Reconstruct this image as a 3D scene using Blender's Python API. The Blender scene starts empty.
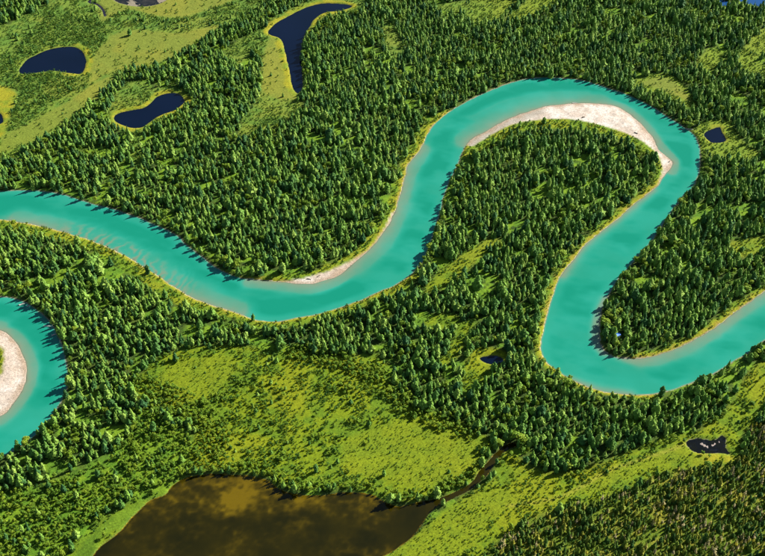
import bpy, math, random
import numpy as np
from mathutils import Vector

random.seed(7)
R = math.radians
scene = bpy.context.scene
COL = scene.collection

# ------------------------------------------------------------------ camera, sky, sun, exposure
CAM_H, PITCH, FPX = 860.0, 42.0, 1115.0          # metres above the valley floor, degrees down, focal length in photo pixels
W0, H0 = 765.0, 556.0
cam_d = bpy.data.cameras.new('camera')
cam_d.sensor_fit = 'HORIZONTAL'; cam_d.sensor_width = 36.0
cam_d.lens = 36.0 * FPX / W0
cam_d.clip_start = 1.0; cam_d.clip_end = 60000.0
cam = bpy.data.objects.new('camera', cam_d); COL.objects.link(cam)
cam.location = (0, 0, CAM_H); cam.rotation_euler = (R(90 - PITCH), 0, 0)
scene.camera = cam

SUN_EL = 32.0
SUN_DIR = Vector((0.84, 0.54, 0)).normalized()    # horizontal direction towards the sun
world = bpy.data.worlds.new('World'); scene.world = world; world.use_nodes = True
wn = world.node_tree; wn.nodes.clear()
sky = wn.nodes.new('ShaderNodeTexSky'); sky.sky_type = 'NISHITA'; sky.sun_disc = False
sky.sun_elevation = R(SUN_EL); sky.sun_rotation = math.atan2(SUN_DIR.x, SUN_DIR.y)
sky.altitude = 300; sky.air_density = 1.0; sky.dust_density = 0.6; sky.ozone_density = 1.2
bg = wn.nodes.new('ShaderNodeBackground'); bg.inputs['Strength'].default_value = 0.05
wo = wn.nodes.new('ShaderNodeOutputWorld')
wn.links.new(sky.outputs[0], bg.inputs['Color']); wn.links.new(bg.outputs[0], wo.inputs['Surface'])
sun_d = bpy.data.lights.new('sun', 'SUN'); sun_d.energy = 5.0; sun_d.angle = R(0.5); sun_d.color = (1.0, 0.965, 0.91)
sun = bpy.data.objects.new('sun', sun_d); COL.objects.link(sun)
sv = Vector((SUN_DIR.x * math.cos(R(SUN_EL)), SUN_DIR.y * math.cos(R(SUN_EL)), math.sin(R(SUN_EL))))
sun.rotation_euler = sv.to_track_quat('Z', 'Y').to_euler(); sun.location = (300, 900, 900)
vs = scene.view_settings
vs.view_transform = 'Standard'; vs.look = 'None'; vs.gamma = 1.0; vs.use_curve_mapping = False; vs.exposure = 1.25
scene.cycles.max_bounces = 6; scene.cycles.transparent_max_bounces = 8
scene.cycles.diffuse_bounces = 1; scene.cycles.glossy_bounces = 2

# ------------------------------------------------------------------ helpers
TH = R(PITCH)
def ground(p):
    """photo pixel -> point of the valley floor (metres)"""
    x = (p[0] - W0 / 2) / FPX; y = -(p[1] - H0 / 2) / FPX
    dy = math.cos(TH) + y * math.sin(TH); dz = -math.sin(TH) + y * math.cos(TH)
    t = CAM_H / -dz
    return (x * t, dy * t)
def pixel(x, y, z=0.0):
    """floor points (arrays) -> photo pixel and scale (pixels per metre)"""
    d = y * math.cos(TH) + (CAM_H - z) * math.sin(TH)
    v = y * math.sin(TH) - (CAM_H - z) * math.cos(TH)
    return W0 / 2 + FPX * x / d, H0 / 2 - FPX * v / d, FPX / d
def smooth_line(pts, closed, n=4):
    P = [np.array(p, float) for p in pts]; N = len(P); out = []
    for i in range(N if closed else N - 1):
        if closed: a, b, c, d = P[i - 1], P[i], P[(i + 1) % N], P[(i + 2) % N]
        else: a, b, c, d = P[max(i - 1, 0)], P[i], P[i + 1], P[min(i + 2, N - 1)]
        for k in range(n):
            t = k / n
            out.append(0.5 * (2 * b + (c - a) * t + (2 * a - 5 * b + 4 * c - d) * t * t + (3 * b - a - 3 * c + d) * t ** 3))
    if not closed: out.append(P[-1])
    return out
def to_ground(pts, closed=True, n=4):
    q = smooth_line(pts, closed, n) if n > 1 else pts
    return np.array([ground(p) for p in q])
def seg_dist(X, Y, poly, closed):
    d2 = np.full(X.shape, 1e12)
    N = len(poly)
    for i in range(N if closed else N - 1):
        a = poly[i]; b = poly[(i + 1) % N]; e = b - a; L = e @ e + 1e-9
        t = np.clip(((X - a[0]) * e[0] + (Y - a[1]) * e[1]) / L, 0, 1)
        d2 = np.minimum(d2, (X - a[0] - t * e[0]) ** 2 + (Y - a[1] - t * e[1]) ** 2)
    return np.sqrt(d2)
def inside(X, Y, poly):
    c = np.zeros(X.shape, bool); N = len(poly)
    for i in range(N):
        a = poly[i]; b = poly[(i + 1) % N]
        if a[1] == b[1]: continue
        c ^= ((a[1] > Y) != (b[1] > Y)) & (X < (b[0] - a[0]) * (Y - a[1]) / (b[1] - a[1]) + a[0])
    return c
_tab = np.random.RandomState(11).rand(256, 256)
def vnoise(x, y):
    xi = np.floor(x).astype(int); yi = np.floor(y).astype(int); fx = x - xi; fy = y - yi
    fx = fx * fx * (3 - 2 * fx); fy = fy * fy * (3 - 2 * fy)
    g = lambda a, b: _tab[a & 255, b & 255]
    return (g(xi, yi) * (1 - fx) + g(xi + 1, yi) * fx) * (1 - fy) + (g(xi, yi + 1) * (1 - fx) + g(xi + 1, yi + 1) * fx) * fy
def fbm(x, y, scale, o=4, seed=0):
    s = np.zeros(np.shape(x)); a = 1.0; tot = 0
    for k in range(o):
        f = 2 ** k / scale
        s = s + a * vnoise(x * f + 17.3 * k + seed * 31.7, y * f + 9.1 * k + seed * 57.3); tot += a; a *= 0.55
    return s / tot
def sstep(a, b, x):
    t = np.clip((x - a) / (b - a), 0, 1); return t * t * (3 - 2 * t)

# ------------------------------------------------------------------ lines of the place (traced on the photo, laid on the valley floor)
NORTH_BANK = [(-130, 226), (-80, 205), (-30, 193), (0, 191), (37, 190.5), (67, 196), (94, 204), (120, 211), (150, 222.5), (174, 234), (191, 248), (211, 264),
    (231, 275), (249, 279), (267, 280.6), (287, 282), (306, 284), (324.6, 280.7), (339, 275.4), (350.7, 265.8), (363.8, 255.3), (374, 244.8), (384.7, 230.5),
    (394, 214), (402, 188), (407, 167), (416, 155), (424, 141), (432, 127), (446, 114.5), (459, 106), (482.6, 94), (511, 83), (536, 78), (559, 78), (583, 80.5),
    (606, 87.5), (626, 94), (646, 104), (666, 116), (686, 129), (696, 137), (700, 150.6), (700, 167), (695, 184), (683, 197), (670, 215), (653, 238.5),
    (633, 262), (618, 280), (606, 299), (601, 315.5), (600, 332), (602.7, 348), (612.7, 356.5), (633, 359), (659.6, 354), (690, 342), (713, 329),
    (736.6, 310.5), (765, 291.5), (800, 272), (860, 250), (930, 235)]
SOUTH_BANK = [(-130, 244), (-80, 228), (-30, 220), (0, 220), (17, 222.5), (43.5, 227), (80, 237), (114, 250), (140.6, 265), (167, 282), (187, 295), (207.5, 303.5),
    (231, 311), (251, 318), (265, 321), (278, 321.5), (298.5, 318), (322, 313), (338.7, 308), (362, 300), (379, 292), (395.6, 285), (409, 276), (422, 262),
    (429, 247), (436, 226), (441, 206), (447, 187), (456, 168), (462, 152), (470, 140), (486, 131), (505, 121), (525, 113), (545, 107), (562, 104.5), (582, 103),
    (603, 104.7), (619, 107.5), (632.6, 117), (643, 126), (652.6, 137), (658, 148), (664, 154), (672, 162), (671, 168), (664, 177), (657, 186.7), (639.5, 200),
    (619.5, 217), (599, 232), (582.6, 247), (566, 268.7), (556, 285), (551, 302), (546, 319), (542, 337), (541, 350), (546, 362), (559, 372), (576, 382),
    (596, 390), (619.5, 394.5), (643, 395.5), (659.6, 393), (676, 388), (696.5, 381), (716.6, 372), (736.7, 359), (750, 351), (765, 340), (800, 317), (860, 292), (930, 275)]
CHANNEL = [(-130, 350), (-70, 310), (-30, 298), (0, 297), (18, 299.5), (36, 309), (50, 323), (59, 339), (65.5, 357), (68.5, 376), (66, 392), (57, 409), (46, 424),
    (33, 437), (14, 450), (0, 457), (-40, 470), (-100, 480), (-130, 470), (-100, 446), (-40, 430), (0, 416), (12, 404.7), (23, 388), (27, 369.5), (23, 354), (14, 340.5),
    (0, 330), (-30, 325), (-70, 340), (-110, 372)]
PONDS = [
 ('far_left', [(19.4, 73.4), (21.6, 66), (27, 60.4), (36, 55.4), (47.5, 50.4), (60.4, 47.5), (75, 47.5), (82.7, 52.5), (86, 60.4), (84, 70.5), (80, 74), (66, 72.7), (54.7, 71), (43, 72), (29, 74)]),
 ('bean', [(114.5, 117), (120.5, 112.5), (134, 110), (145.6, 107), (157, 97), (170.7, 93), (180.7, 95.4), (184, 102), (174, 110.4), (157, 117), (144, 126.5), (134, 128), (124, 125.5), (116.5, 122)]),
 ('hook', [(268, 33.5), (275, 24), (292, 14.5), (308.5, 6.7), (328.6, 3.3), (352, 6), (342, 10.7), (325, 12.7), (315, 18.4), (308.5, 28), (303.5, 38.5), (301, 57), (302, 73.6), (302.5, 87), (298.5, 93.7), (293.5, 88.7), (290, 73.6), (287, 57), (283.5, 43.5), (278.4, 37.5)]),
 ('glade', [(704, 134), (713, 129), (720, 127), (723, 134), (726, 140.5), (718, 143), (710, 142)]),
 ('corner', [(734, -3), (740, 1.2), (747, 3.6), (758.6, 6.5), (775, 8), (810, 11), (860, -10), (830, -24), (780, -24), (740, -14)]),
 ('inlet', [(717, 2), (722, 0.5), (729, 2), (731, 5), (725, 6.5), (719, 5)]),
 ('wood', [(480, 358.5), (487, 356.5), (497, 356.5), (503, 359.5), (501, 362.5), (493, 363.5), (485, 362)]),
 ('muddy', [(686.8, 443.5), (691.4, 440.6), (700.5, 439.6), (709.7, 440.6), (717.5, 439.6), (722, 435), (726, 439.6), (726, 447.5), (731, 454.6), (726.7, 454), (721, 452.7), (717.5, 452.7), (708, 453), (699, 452.7), (692, 449.4)]),
 ('brown', [(70, 640), (80, 580), (90, 560), (100, 547), (114.5, 536), (126.6, 524), (145, 505), (152, 500), (166, 494.5), (173, 486), (187, 478), (205, 475), (228, 475), (255, 478), (266, 480), (278, 489), (297, 495.5), (322, 495), (349, 493),
   (372, 495.5), (384, 503), (399, 507), (422, 502), (437.4, 499), (453, 493), (469.5, 485), (480, 473), (490.5, 459.5), (500, 449.8), (511, 443.5), (516, 445), (511, 447.4), (501, 453), (492, 466), (484.5, 476),
   (471.5, 488), (452.5, 499), (432, 509), (422, 524), (412, 537), (399, 547), (385.5, 554), (370, 562), (350, 580), (340, 640)]),
 ('mudflat', [(105, -14), (112, -1), (123, 4.6), (140, 6.8), (157.6, 4.6), (170, -2), (180, -14)]),
 ('edge', [(-12, 112), (-2, 112.5), (2.5, 117), (2, 123), (-12, 125)]),
]
BROOK = [(96, -6), (89, 2), (97, 4.3), (103, 10), (105, 16)]

# ------------------------------------------------------------------ the valley floor as a height field
CELL = 1.6
X0, X1, Y0, Y1 = -900.0, 900.0, 430.0, 1860.0
NX = int((X1 - X0) / CELL) + 1; NY = int((Y1 - Y0) / CELL) + 1
gx = X0 + CELL * np.arange(NX); gy = Y0 + CELL * np.arange(NY)
CS = 2                                             # distance fields on every second point
cx = X0 + CELL * CS * np.arange(NX // CS + 2); cy = Y0 + CELL * CS * np.arange(NY // CS + 2)
CXG, CYG = np.meshgrid(cx, cy); CU, CV, _ = pixel(CXG, CYG)
def sample(F, x, y):
    u = (x - X0) / (CELL * CS); v = (y - Y0) / (CELL * CS)
    i = np.clip(u.astype(int), 0, F.shape[1] - 2); j = np.clip(v.astype(int), 0, F.shape[0] - 2)
    a = np.clip(u - i, 0, 1); b = np.clip(v - j, 0, 1)
    return (F[j, i] * (1 - a) + F[j, i + 1] * a) * (1 - b) + (F[j + 1, i] * (1 - a) + F[j + 1, i + 1] * a) * b
def sdf(poly, pad=60.0, closed=True, far=-200.0):
    """signed distance, positive inside; exact within pad metres of the outline"""
    lo = poly.min(0) - pad; hi = poly.max(0) + pad
    i0, i1 = np.searchsorted(cx, [lo[0], hi[0]]); j0, j1 = np.searchsorted(cy, [lo[1], hi[1]])
    F = np.full(CXG.shape, far)
    s = (slice(j0, j1), slice(i0, i1))
    if i1 <= i0 or j1 <= j0: return F
    d = seg_dist(CXG[s], CYG[s], poly, closed)
    F[s] = np.where(inside(CXG[s], CYG[s], poly), d, -d) if closed else -d
    return F

river_poly = np.concatenate([to_ground(NORTH_BANK, False, 3), to_ground(SOUTH_BANK, False, 3)[::-1]])
bank_wob = (fbm(CXG, CYG, 14, 3, 5) - 0.5) * 3.6 + (fbm(CXG, CYG, 45, 2, 6) - .5) * 2.5
S_river = sdf(river_poly) + bank_wob * 0.8
S_chan = sdf(to_ground(CHANNEL, True, 3)) + bank_wob * 0.6
S_pond = {k: sdf(to_ground(p, True, 3), 40) + bank_wob * 0.8 for k, p in PONDS}
brook = to_ground(BROOK, False, 3)
S_brook = sdf(brook, 40, False) + 1.8
S_all = np.maximum.reduce([S_river, S_chan, S_brook] + list(S_pond.values()))

def line_falloff(pts, width_px_at, closed=False, n=3):
    """1 on a line traced on the photo, 0 at width metres"""
    F = -sdf(to_ground(pts, closed, n), width_px_at + 20, False)
    return 1 - sstep(0, width_px_at, F)
def area(pts, soft=6.0, wob=6.0, seed=0, n=2):
    F = sdf(to_ground(pts, True, n), 50)
    return sstep(-soft, soft, F + (fbm(CXG, CYG, 22, 4, seed) - 0.5) * 2 * wob)

# bare sand
BAR_TOP = [(468, 142), (486, 131), (505, 120), (525, 111), (545, 104), (562, 101), (582, 99), (605, 101), (622, 105), (636, 115), (646, 124), (656, 135), (662, 147), (668, 152), (678, 162), (675, 170), (668, 179), (661, 188), (657, 187), (661, 177), (662, 165), (656, 152.5),
    (643, 142.5), (626, 134), (606, 127), (582.6, 121.5), (556, 119), (529, 121.5), (509, 126.5), (486, 138), (472, 147)]
BAR_MID = [(270, 284), (289, 281), (306, 278.5), (316.7, 275), (332, 270.5), (345.5, 264), (358.6, 257), (371.6, 246.5), (383, 231.5), (392, 213), (398, 216), (390, 235), (378, 253), (360, 270), (345, 282), (325, 289), (300, 290), (280, 287)]
BAR_LEFT = [(-130, 400), (-60, 350), (-30, 338), (0, 346.6), (3.7, 356), (3.7, 366.5), (0, 377), (-30, 400), (-90, 430), (-40, 440), (0, 424), (17, 408), (29, 390), (33, 369), (28, 351), (17, 336), (0, 324), (-60, 322), (-130, 370)]
BAR_STRIP = [(30, 221), (55, 228), (85, 238), (118, 251), (144, 267), (170, 284), (187, 294), (192, 292), (170, 276), (140, 258), (112, 246), (80, 233)]
A_bar = {'top': sdf(to_ground(BAR_TOP), 40), 'mid': sdf(to_ground(BAR_MID), 40), 'left': sdf(to_ground(BAR_LEFT), 40)}
wob2 = (fbm(CXG, CYG, 10, 3, 9) - 0.5) * 4
sand = np.maximum.reduce([sstep(-1.2, 1.2, F + wob2 * 0.6) for F in A_bar.values()])

# shallows beside the bars: (line, width in metres, strength)
SHALLOWS = [
 ([(465, 140), (490, 122), (515, 110), (540, 102), (570, 99), (600, 100.5)], 21, 1.0),
 ([(480, 118), (510, 104), (545, 96), (585, 96)], 17, 0.85),
 ([(600, 101), (622, 106), (645, 124), (660, 144), (674, 160), (672, 172)], 9, 0.85),
 ([(250, 283), (280, 286), (310, 289), (335, 282), (355, 268)], 11, 0.95),
 ([(355, 268), (375, 252), (390, 232), (400, 205), (408, 175), (422, 150)], 17, 0.85),
 ([(20, 219), (60, 227), (100, 240), (140, 259), (175, 280), (205, 299), (235, 308)], 25, 0.8),
 ([(0, 330), (16, 338), (26, 353), (31, 370), (26, 390), (14, 407), (0, 420)], 11, 0.95),
 ([(-60, 320), (0, 326)], 12, 0.9), ([(-60, 435), (0, 418)], 12, 0.9),
 ([(605, 340), (640, 360), (675, 351), (705, 336), (735, 314), (765, 294), (800, 275)], 15, 0.9),
 ([(606, 300), (598, 320), (597, 340), (604, 352)], 9, 0.75),
 ([(650, 190), (620, 215), (597, 232), (578, 250), (562, 275)], 14, 0.6),
 ([(570, 380), (596, 388), (630, 394)], 9, 0.5),
]
shal = np.zeros(CXG.shape)
for pts, wd, st in SHALLOWS:
    shal = np.maximum(shal, st * line_falloff(pts, wd * 1.35))

# ------------------------------------------------------------------ vegetation zones
MEADOWS = [
 [(-60, 190), (0, 164), (33, 147), (57, 130), (84, 114), (97, 100), (117, 77), (134, 68), (150, 67), (174, 59), (194, 46), (214, 34), (240, 20), (258, 8), (262, -8), (60, -8), (50, 4), (35, 11), (20, 18), (10, 25), (-20, 27), (-60, 35)],
 [(112, 106), (116, 95), (122, 89), (137, 80), (146, 83), (152, 90), (172, 86), (188, 92), (190, 104), (176, 117), (158, 124), (146, 132), (132, 134), (116, 128), (109, 116)],
 [(133, 132), (140, 132), (140, 155), (146, 172), (134, 172), (130, 150)],
 [(238, 135), (250, 110), (260, 92), (262, 62), (258, 44), (264, 30), (275, 18), (300, 6), (320, -4), (365, -3), (360, 12), (335, 17), (318, 24), (312, 34), (298, 36), (298, 75), (300, 92), (304, 112), (292, 118), (265, 132)],
 [(224, 62), (229, 49), (262, 28), (268, 34), (250, 54), (240, 64)],
 [(382, 24), (395, 29), (404, 50), (392, 61), (386, 45)],
 [(428, 4), (460, 3), (490, -5), (516, -6), (513, 9), (482, 26), (462, 17), (442, 11)],
 [(540, -8), (570, -8), (545, 10), (520, 20), (505, 22), (520, 8)],
 [(634, 81), (656, 74), (678, 79), (697, 104), (686, 108), (670, 98), (643, 91)],
 [(694, 68), (706, 50), (722, 53), (716, 71)],
 [(735, 62), (750, 40), (768, 26), (790, 30), (770, 50), (757, 60), (770, 68), (770, 82), (745, 74)],
 [(694, 133), (706, 121), (727, 121), (742, 140), (760, 156), (740, 161), (714, 158), (700, 151)],
 [(430, 279.5), (447, 267), (470, 250.5), (491, 239), (499, 242), (480, 259), (461, 276), (444, 288), (426, 292)],
 [(425, 330), (432, 318), (455, 314), (462, 322), (446, 330)],
 [(438, 368), (449, 346), (461, 326), (471, 321), (467, 342), (455, 360)],
 [(462, 385), (468, 356), (478, 348), (506, 352), (509, 364), (490, 370), (482, 383), (472, 388)],
 [(130, 388), (160, 357), (200, 347), (240, 347), (300, 352), (350, 358), (378, 354), (390, 375), (400, 400), (440, 415), (480, 435), (490, 450), (480, 470), (462, 484), (440, 494), (400, 503), (372, 490), (330, 489), (300, 490), (270, 478), (230, 470), (195, 470), (185, 458), (200, 430), (180, 410), (150, 402)],
 [(370, 580), (420, 530), (450, 505), (490, 480), (500, 458), (514, 450), (530, 470), (560, 475), (600, 465), (640, 446), (670, 435), (700, 430), (735, 404), (747, 375), (765, 362), (800, 345), (800, 390), (765, 405), (742, 440), (736, 460), (715, 466), (680, 471), (640, 486), (600, 501), (560, 511), (530, 521), (500, 541), (478, 560), (470, 600), (370, 620)],
 [(727, 246), (745, 239), (770, 238), (770, 252), (740, 257)],
 [(50, 580), (75, 548), (100, 524), (122, 507), (150, 498), (172, 484), (182, 478), (190, 482), (170, 500), (145, 507), (128, 526), (100, 548), (90, 600)],
 [(5, 346), (5, 377), (-30, 400), (-90, 425), (-130, 400), (-60, 352), (-30, 340)],
]
meadow = np.zeros(CXG.shape)
for i, m in enumerate(MEADOWS): meadow = np.maximum(meadow, area(m, 4, 6, i))
# small smooth grass (no bushes)
GRASS = [
 [(-60, 175), (0, 150), (0, 138), (40, 117), (80, 95), (105, 78), (115, 82), (95, 100), (60, 125), (30, 143)],
 [(110, 37), (140, 30), (181, 34), (221, 25), (201, 43), (174, 57), (147, 67), (110, 72), (94, 80), (90, 63)],
 [(100, 22), (98, 0), (110, -6), (215, -8), (250, -8), (215, 8), (180, 18), (150, 15), (130, 10), (112, 17)],
 [(-40, 84), (0, 86), (11.5, 90), (17, 97.4), (10, 112), (7, 126), (0, 138), (-40, 150)],
 [(88, 82), (100, 60), (108, 50), (112, 60), (100, 80)],
 [(262, 90), (266, 45), (278, 40), (288, 80), (298, 100), (290, 100), (275, 98)],
 [(560, 500), (610, 472), (650, 456), (690, 440), (685, 462), (650, 470), (600, 490)],
 [(340, 445), (380, 425), (430, 420), (470, 436), (484, 450), (465, 470), (430, 486), (390, 480), (350, 472)],
 [(150, 388), (185, 360), (235, 356), (225, 385), (190, 405)],
 [(640, 83), (660, 78), (676, 84), (692, 103), (680, 98), (660, 90)],
 [(380, 560), (425, 530), (455, 505), (500, 490), (530, 500), (490, 520), (460, 560)],
]
grass = np.zeros(CXG.shape)
for i, m in enumerate(GRASS): grass = np.maximum(grass, area(m, 4, 4, 40 + i))
YELLOW = [
 [(-40, 84), (0, 86), (11.5, 90), (17, 97.4), (10, 112), (7, 126), (0, 138), (-40, 150)],
 [(700, 453), (718, 453), (719, 460), (708, 464), (698, 460)], [(724, 455), (733, 456), (733, 462), (726, 463)],
]
yellow = np.zeros(CXG.shape)
for i, m in enumerate(YELLOW): yellow = np.maximum(yellow, area(m, 3, 2, 60 + i))
for k, w_ in (('far_left', 12.0), ('bean', 9.0), ('hook', 11.0), ('glade', 5.0)):
    rim = sstep(-w_, -w_ * 0.6, S_pond[k] + (fbm(CXG, CYG, 18, 3, 3) - 0.5) * 9)
    if k == 'far_left': rim = rim * (0.25 + 0.75 * sstep(ground((62, 60))[0], ground((78, 60))[0], CXG))
    if k == 'hook': rim = rim * (1 - (CU > 296) * (CV > 34))
    yellow = np.maximum(yellow, rim * (0.5 if k == 'glade' else 1.0))
# verges of tall grass along the banks: (line, width m)
VERGES = [
 ([(-40, 222), (0, 223), (43, 230), (80, 240), (114, 253), (140, 268), (167, 285), (187, 297), (207, 305)], 13),
 ([(120, 256), (150, 274), (185, 298), (205, 306)], 17),
 ([(207, 306), (231, 313), (251, 320), (280, 324), (322, 315), (362, 303), (395, 288), (412, 277)], 9),
 ([(225, 278), (249, 281), (270, 281)], 6),
 ([(270, 280), (306, 277), (330, 270), (358, 256), (383, 230), (394, 212), (403, 186), (412, 160), (430, 128), (446, 114)], 10),
 ([(395, 208), (404, 184), (414, 158), (428, 132)], 14),
 ([(466, 150), (486, 139), (509, 128), (530, 123), (556, 121), (583, 123), (606, 129), (626, 136), (643, 144), (656, 154)], 10),
 ([(466, 153), (486, 143), (509, 132), (530, 127), (556, 125), (583, 127), (606, 133), (626, 140), (643, 149)], 11),
 ([(656, 154), (662, 166), (661, 178), (652, 191), (636, 203), (616, 219), (598, 234)], 10),
 ([(598, 234), (580, 250), (564, 270), (554, 286), (549, 303), (543, 325)], 7),
 ([(543, 325), (539, 340), (539, 352), (545, 364), (560, 374), (600, 392), (650, 397)], 6),
 ([(640, 358), (665, 352), (692, 341), (714, 328), (738, 309), (765, 291), (800, 272)], 9),
]
verge = np.zeros(CXG.shape)
for pts, wd in VERGES:
    F = sdf(to_ground(pts, False, 3), wd + 30, False) + (fbm(CXG, CYG, 12, 3, 71) - 0.5) * 8
    verge = np.maximum(verge, sstep(-wd, -wd * 0.7, F))
yverge = sstep(-5.5, -2.5, S_river + (fbm(CXG, CYG, 9, 2, 72) - 0.5) * 5) * verge
HEATH = [(478, 570), (500, 541), (530, 521), (560, 511), (600, 500), (640, 486), (680, 471), (715, 466), (736, 461), (748, 440), (765, 420), (860, 370), (860, 640), (470, 640)]
heath = area(HEATH, 6, 8, 80)
SPARSE = [(-60, 500), (0, 494), (40, 486), (80, 470), (115, 455), (135, 420), (145, 405), (185, 430), (185, 470), (150, 498), (122, 507), (100, 524), (75, 548), (40, 590), (-60, 640)]
sparse = area(SPARSE, 10, 10, 81)
COPSE = [([(112, 23), (119, 18), (129, 14), (145, 17), (160, 21), (175, 23), (195, 18), (218, 11), (238, 4), (258, 0)], 7), ([(132, 21), (155, 26), (178, 29), (200, 25), (225, 18), (245, 12)], 6), ([(66, 82), (70, 85)], 9)]
copse = np.zeros(CXG.shape)
for pts, wd in COPSE: copse = np.maximum(copse, line_falloff(pts, wd * 1.5) > 0.25)
FARWOOD = area([(-40, -20), (57, -20), (52, 2), (36, 10), (20, 17), (10, 24), (-40, 27)], 3, 3, 82)
SCRUB = [(-60, 80), (0, 66), (25, 40), (60, 15), (95, 20), (110, 32), (95, 62), (88, 90), (60, 100), (30, 115), (10, 130), (20, 100), (12, 88), (-60, 90)]
scrub = area(SCRUB, 8, 8, 83)

# ------------------------------------------------------------------ heights and ground colours
GX, GY = np.meshgrid(gx, gy)
S = sample(S_all, GX, GY)
def G(F): return sample(F.astype(float), GX, GY)
isriver = G(np.maximum(S_river, S_chan)) >= S - 1e-6
g_sand, g_shal, g_meadow, g_verge, g_yv, g_yellow, g_heath, g_sparse, g_grass, g_scrub, g_copse, g_far = [G(F) for F in (sand, shal, meadow, verge, yverge, yellow, heath, sparse, grass, scrub, copse, FARWOOD)]
n1 = fbm(GX, GY, 60, 4, 1); n2 = fbm(GX, GY, 12, 4, 2); n3 = fbm(GX, GY, 4.5, 3, 3)
land_h = 1.0 + (n1 - 0.5) * 1.6 + (n3 - 0.5) * 0.35
rise = np.minimum(1, np.clip(-S, 0, None) * np.where(g_sand > 0.3, 0.06, 0.32))
z_land = 0.02 + rise * np.maximum(0.35, land_h)
# sand waves in the shallows along the left bank, crests across the current
ridge = np.sin((GX * 0.93 - GY * 0.37 + (n2 - .5) * 22 + (n1 - .5) * 60) * 2 * math.pi / 13.0) * (.4 + 1.2 * fbm(GX, GY, 25, 2, 78))
wave_area = sample(line_falloff([(80, 233), (114, 246), (145, 264), (175, 280)], 44), GX, GY)
n_flow = fbm(GX * .6 + GY * .3, GY, 34, 4, 25)
depth_r = np.minimum(1.7, np.clip(S, 0, None) * 0.8) + 2.4 * sstep(4, 16, S) * sstep(.32, .66, n_flow)
depth_s = 0.12 + np.clip(S, 0, None) * 0.028 + (n2 - 0.5) * 0.35
depth_s = depth_s + wave_area * ridge * 0.6 + 0.25 * wave_area
k = np.clip(g_shal * 1.9 + (n2 - .5) * .6 * sstep(.02, .3, g_shal), 0, 1) ** .8
depth_river = np.clip(np.minimum(depth_r, depth_r * (1 - k) + np.maximum(depth_s, 0.05) * k), 0, None) * sstep(0, 1.5, S) + np.clip(S, 0, None) * 0.01
px_u, px_v, _ = pixel(GX, GY)
n_b = fbm(GX, GY, 45, 5, 21); n_c = fbm(GX * 0.5, GY, 16, 4, 22)
yb = ground((250, 512))[1]
depth_brown = 0.45 + sstep(16, -22, GY - yb) * 1.2 + (n_b - 0.5) * 1.7 + (n_c - 0.5) * 2.6 + (fbm(GX, GY, 5, 3, 23) - .5) * 1.8 + sstep(395, 425, px_u) * 1.6 + sstep(2.5, 0, S) * .8
pnames = [p[0] for p in PONDS]
pond_id = np.full(S.shape, -1)
for i, kx in enumerate(pnames):
    pond_id[G(S_pond[kx]) > -4] = i
brown_i, mud_i, flat_i = pnames.index('brown'), pnames.index('muddy'), pnames.index('mudflat')
depth_pond = np.minimum(2.5, np.clip(S, 0, None) * 0.6)
depth_pond = np.where(pond_id == brown_i, (.12 + np.log1p(np.exp(np.clip(4 * (depth_brown + .12), -20, 20))) / 4) * sstep(0, .8, S), depth_pond)
isl = np.zeros(S.shape)
for (u, v, r) in ((701.5, 444, 2.4), (704.5, 445.5, 1.9), (707.5, 446.8, 1.5), (712.5, 445.5, 2.1), (715, 443.5, 1.8), (719, 442, 1.9)):
    c_ = ground((u, v)); isl = np.maximum(isl, 1 - np.hypot(GX - c_[0], (GY - c_[1]) * 0.8) / r)
isl = np.where(isl > -1, isl + (n3 - 0.5) * 1.1, -1)
depth_pond = np.where(pond_id == mud_i, np.minimum(depth_pond, np.maximum(-0.35, 0.25 - 0.6 * isl)), depth_pond)
depth_pond = np.where(pond_id == flat_i, np.clip(0.03 + (n2 - 0.45) * 0.4, -0.1, 0.3) * sstep(0, 2, S), depth_pond)
depth = np.where(isriver, depth_river, depth_pond)
Z = np.where(S > 0, -depth, z_land)

def mix(a, b, t):
    t = t[..., None]; return a * (1 - t) + b * t
c = lambda *v: np.array(v, float)
topness = sstep(330, 60, px_v)                     # the far, paler bog country
col = mix(c(.075, .155, .012), c(.125, .21, .012), sstep(.35, .65, n2))
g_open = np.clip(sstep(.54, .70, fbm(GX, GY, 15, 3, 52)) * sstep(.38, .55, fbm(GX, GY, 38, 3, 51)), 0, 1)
col = mix(mix(c(.030, .055, .010), c(.05, .075, .012), sstep(.4, .6, n3)), col, np.clip(g_open * 1.3 + .25 * sstep(.5, .7, n2), 0, 1))   # needle litter and moss with painted-in shade between the trees, grass in the gaps
mead_near = mix(mix(c(.135, .180, .006), c(.090, .150, .008), sstep(.4, .62, n2)), c(.165, .185, .006), sstep(.46, .62, n1) * .8)
mead_far = mix(mix(c(.115, .175, .022), c(.080, .150, .02), sstep(.4, .6, n2)), c(.155, .18, .022), sstep(.5, .65, n1) * .6)
col = mix(col, mead_near * (1 - topness[..., None]) + mead_far * topness[..., None], np.clip(g_meadow, 0, 1))
col = mix(col, c(.15, .20, .012), g_meadow * topness * sstep(420, 520, px_u) * .7)      # fresh grass in the glades of the right-hand forest
col = mix(col, mix(c(.135, .165, .022), c(.165, .175, .022), sstep(.4, .6, n1)), g_grass * topness)
col = mix(col, c(.14, .175, .007), g_grass * (1 - topness) * 0.6)
col = mix(col, mix(c(.085, .125, .009), c(.165, .165, .016), sstep(.42, .66, n2)), g_heath)
col = mix(col, mix(c(.075, .16, .010), c(.12, .20, .010), sstep(.4, .6, n2)), g_sparse * .9)
col = mix(col, mix(c(.105, .175, .010), c(.17, .20, .010), sstep(.4, .62, n2)), g_verge)
col = mix(col, mix(c(.26, .22, .012), c(.27, .17, .03), sstep(.5, .65, n3)), np.clip(g_yv, 0, 1) * .6)
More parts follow.
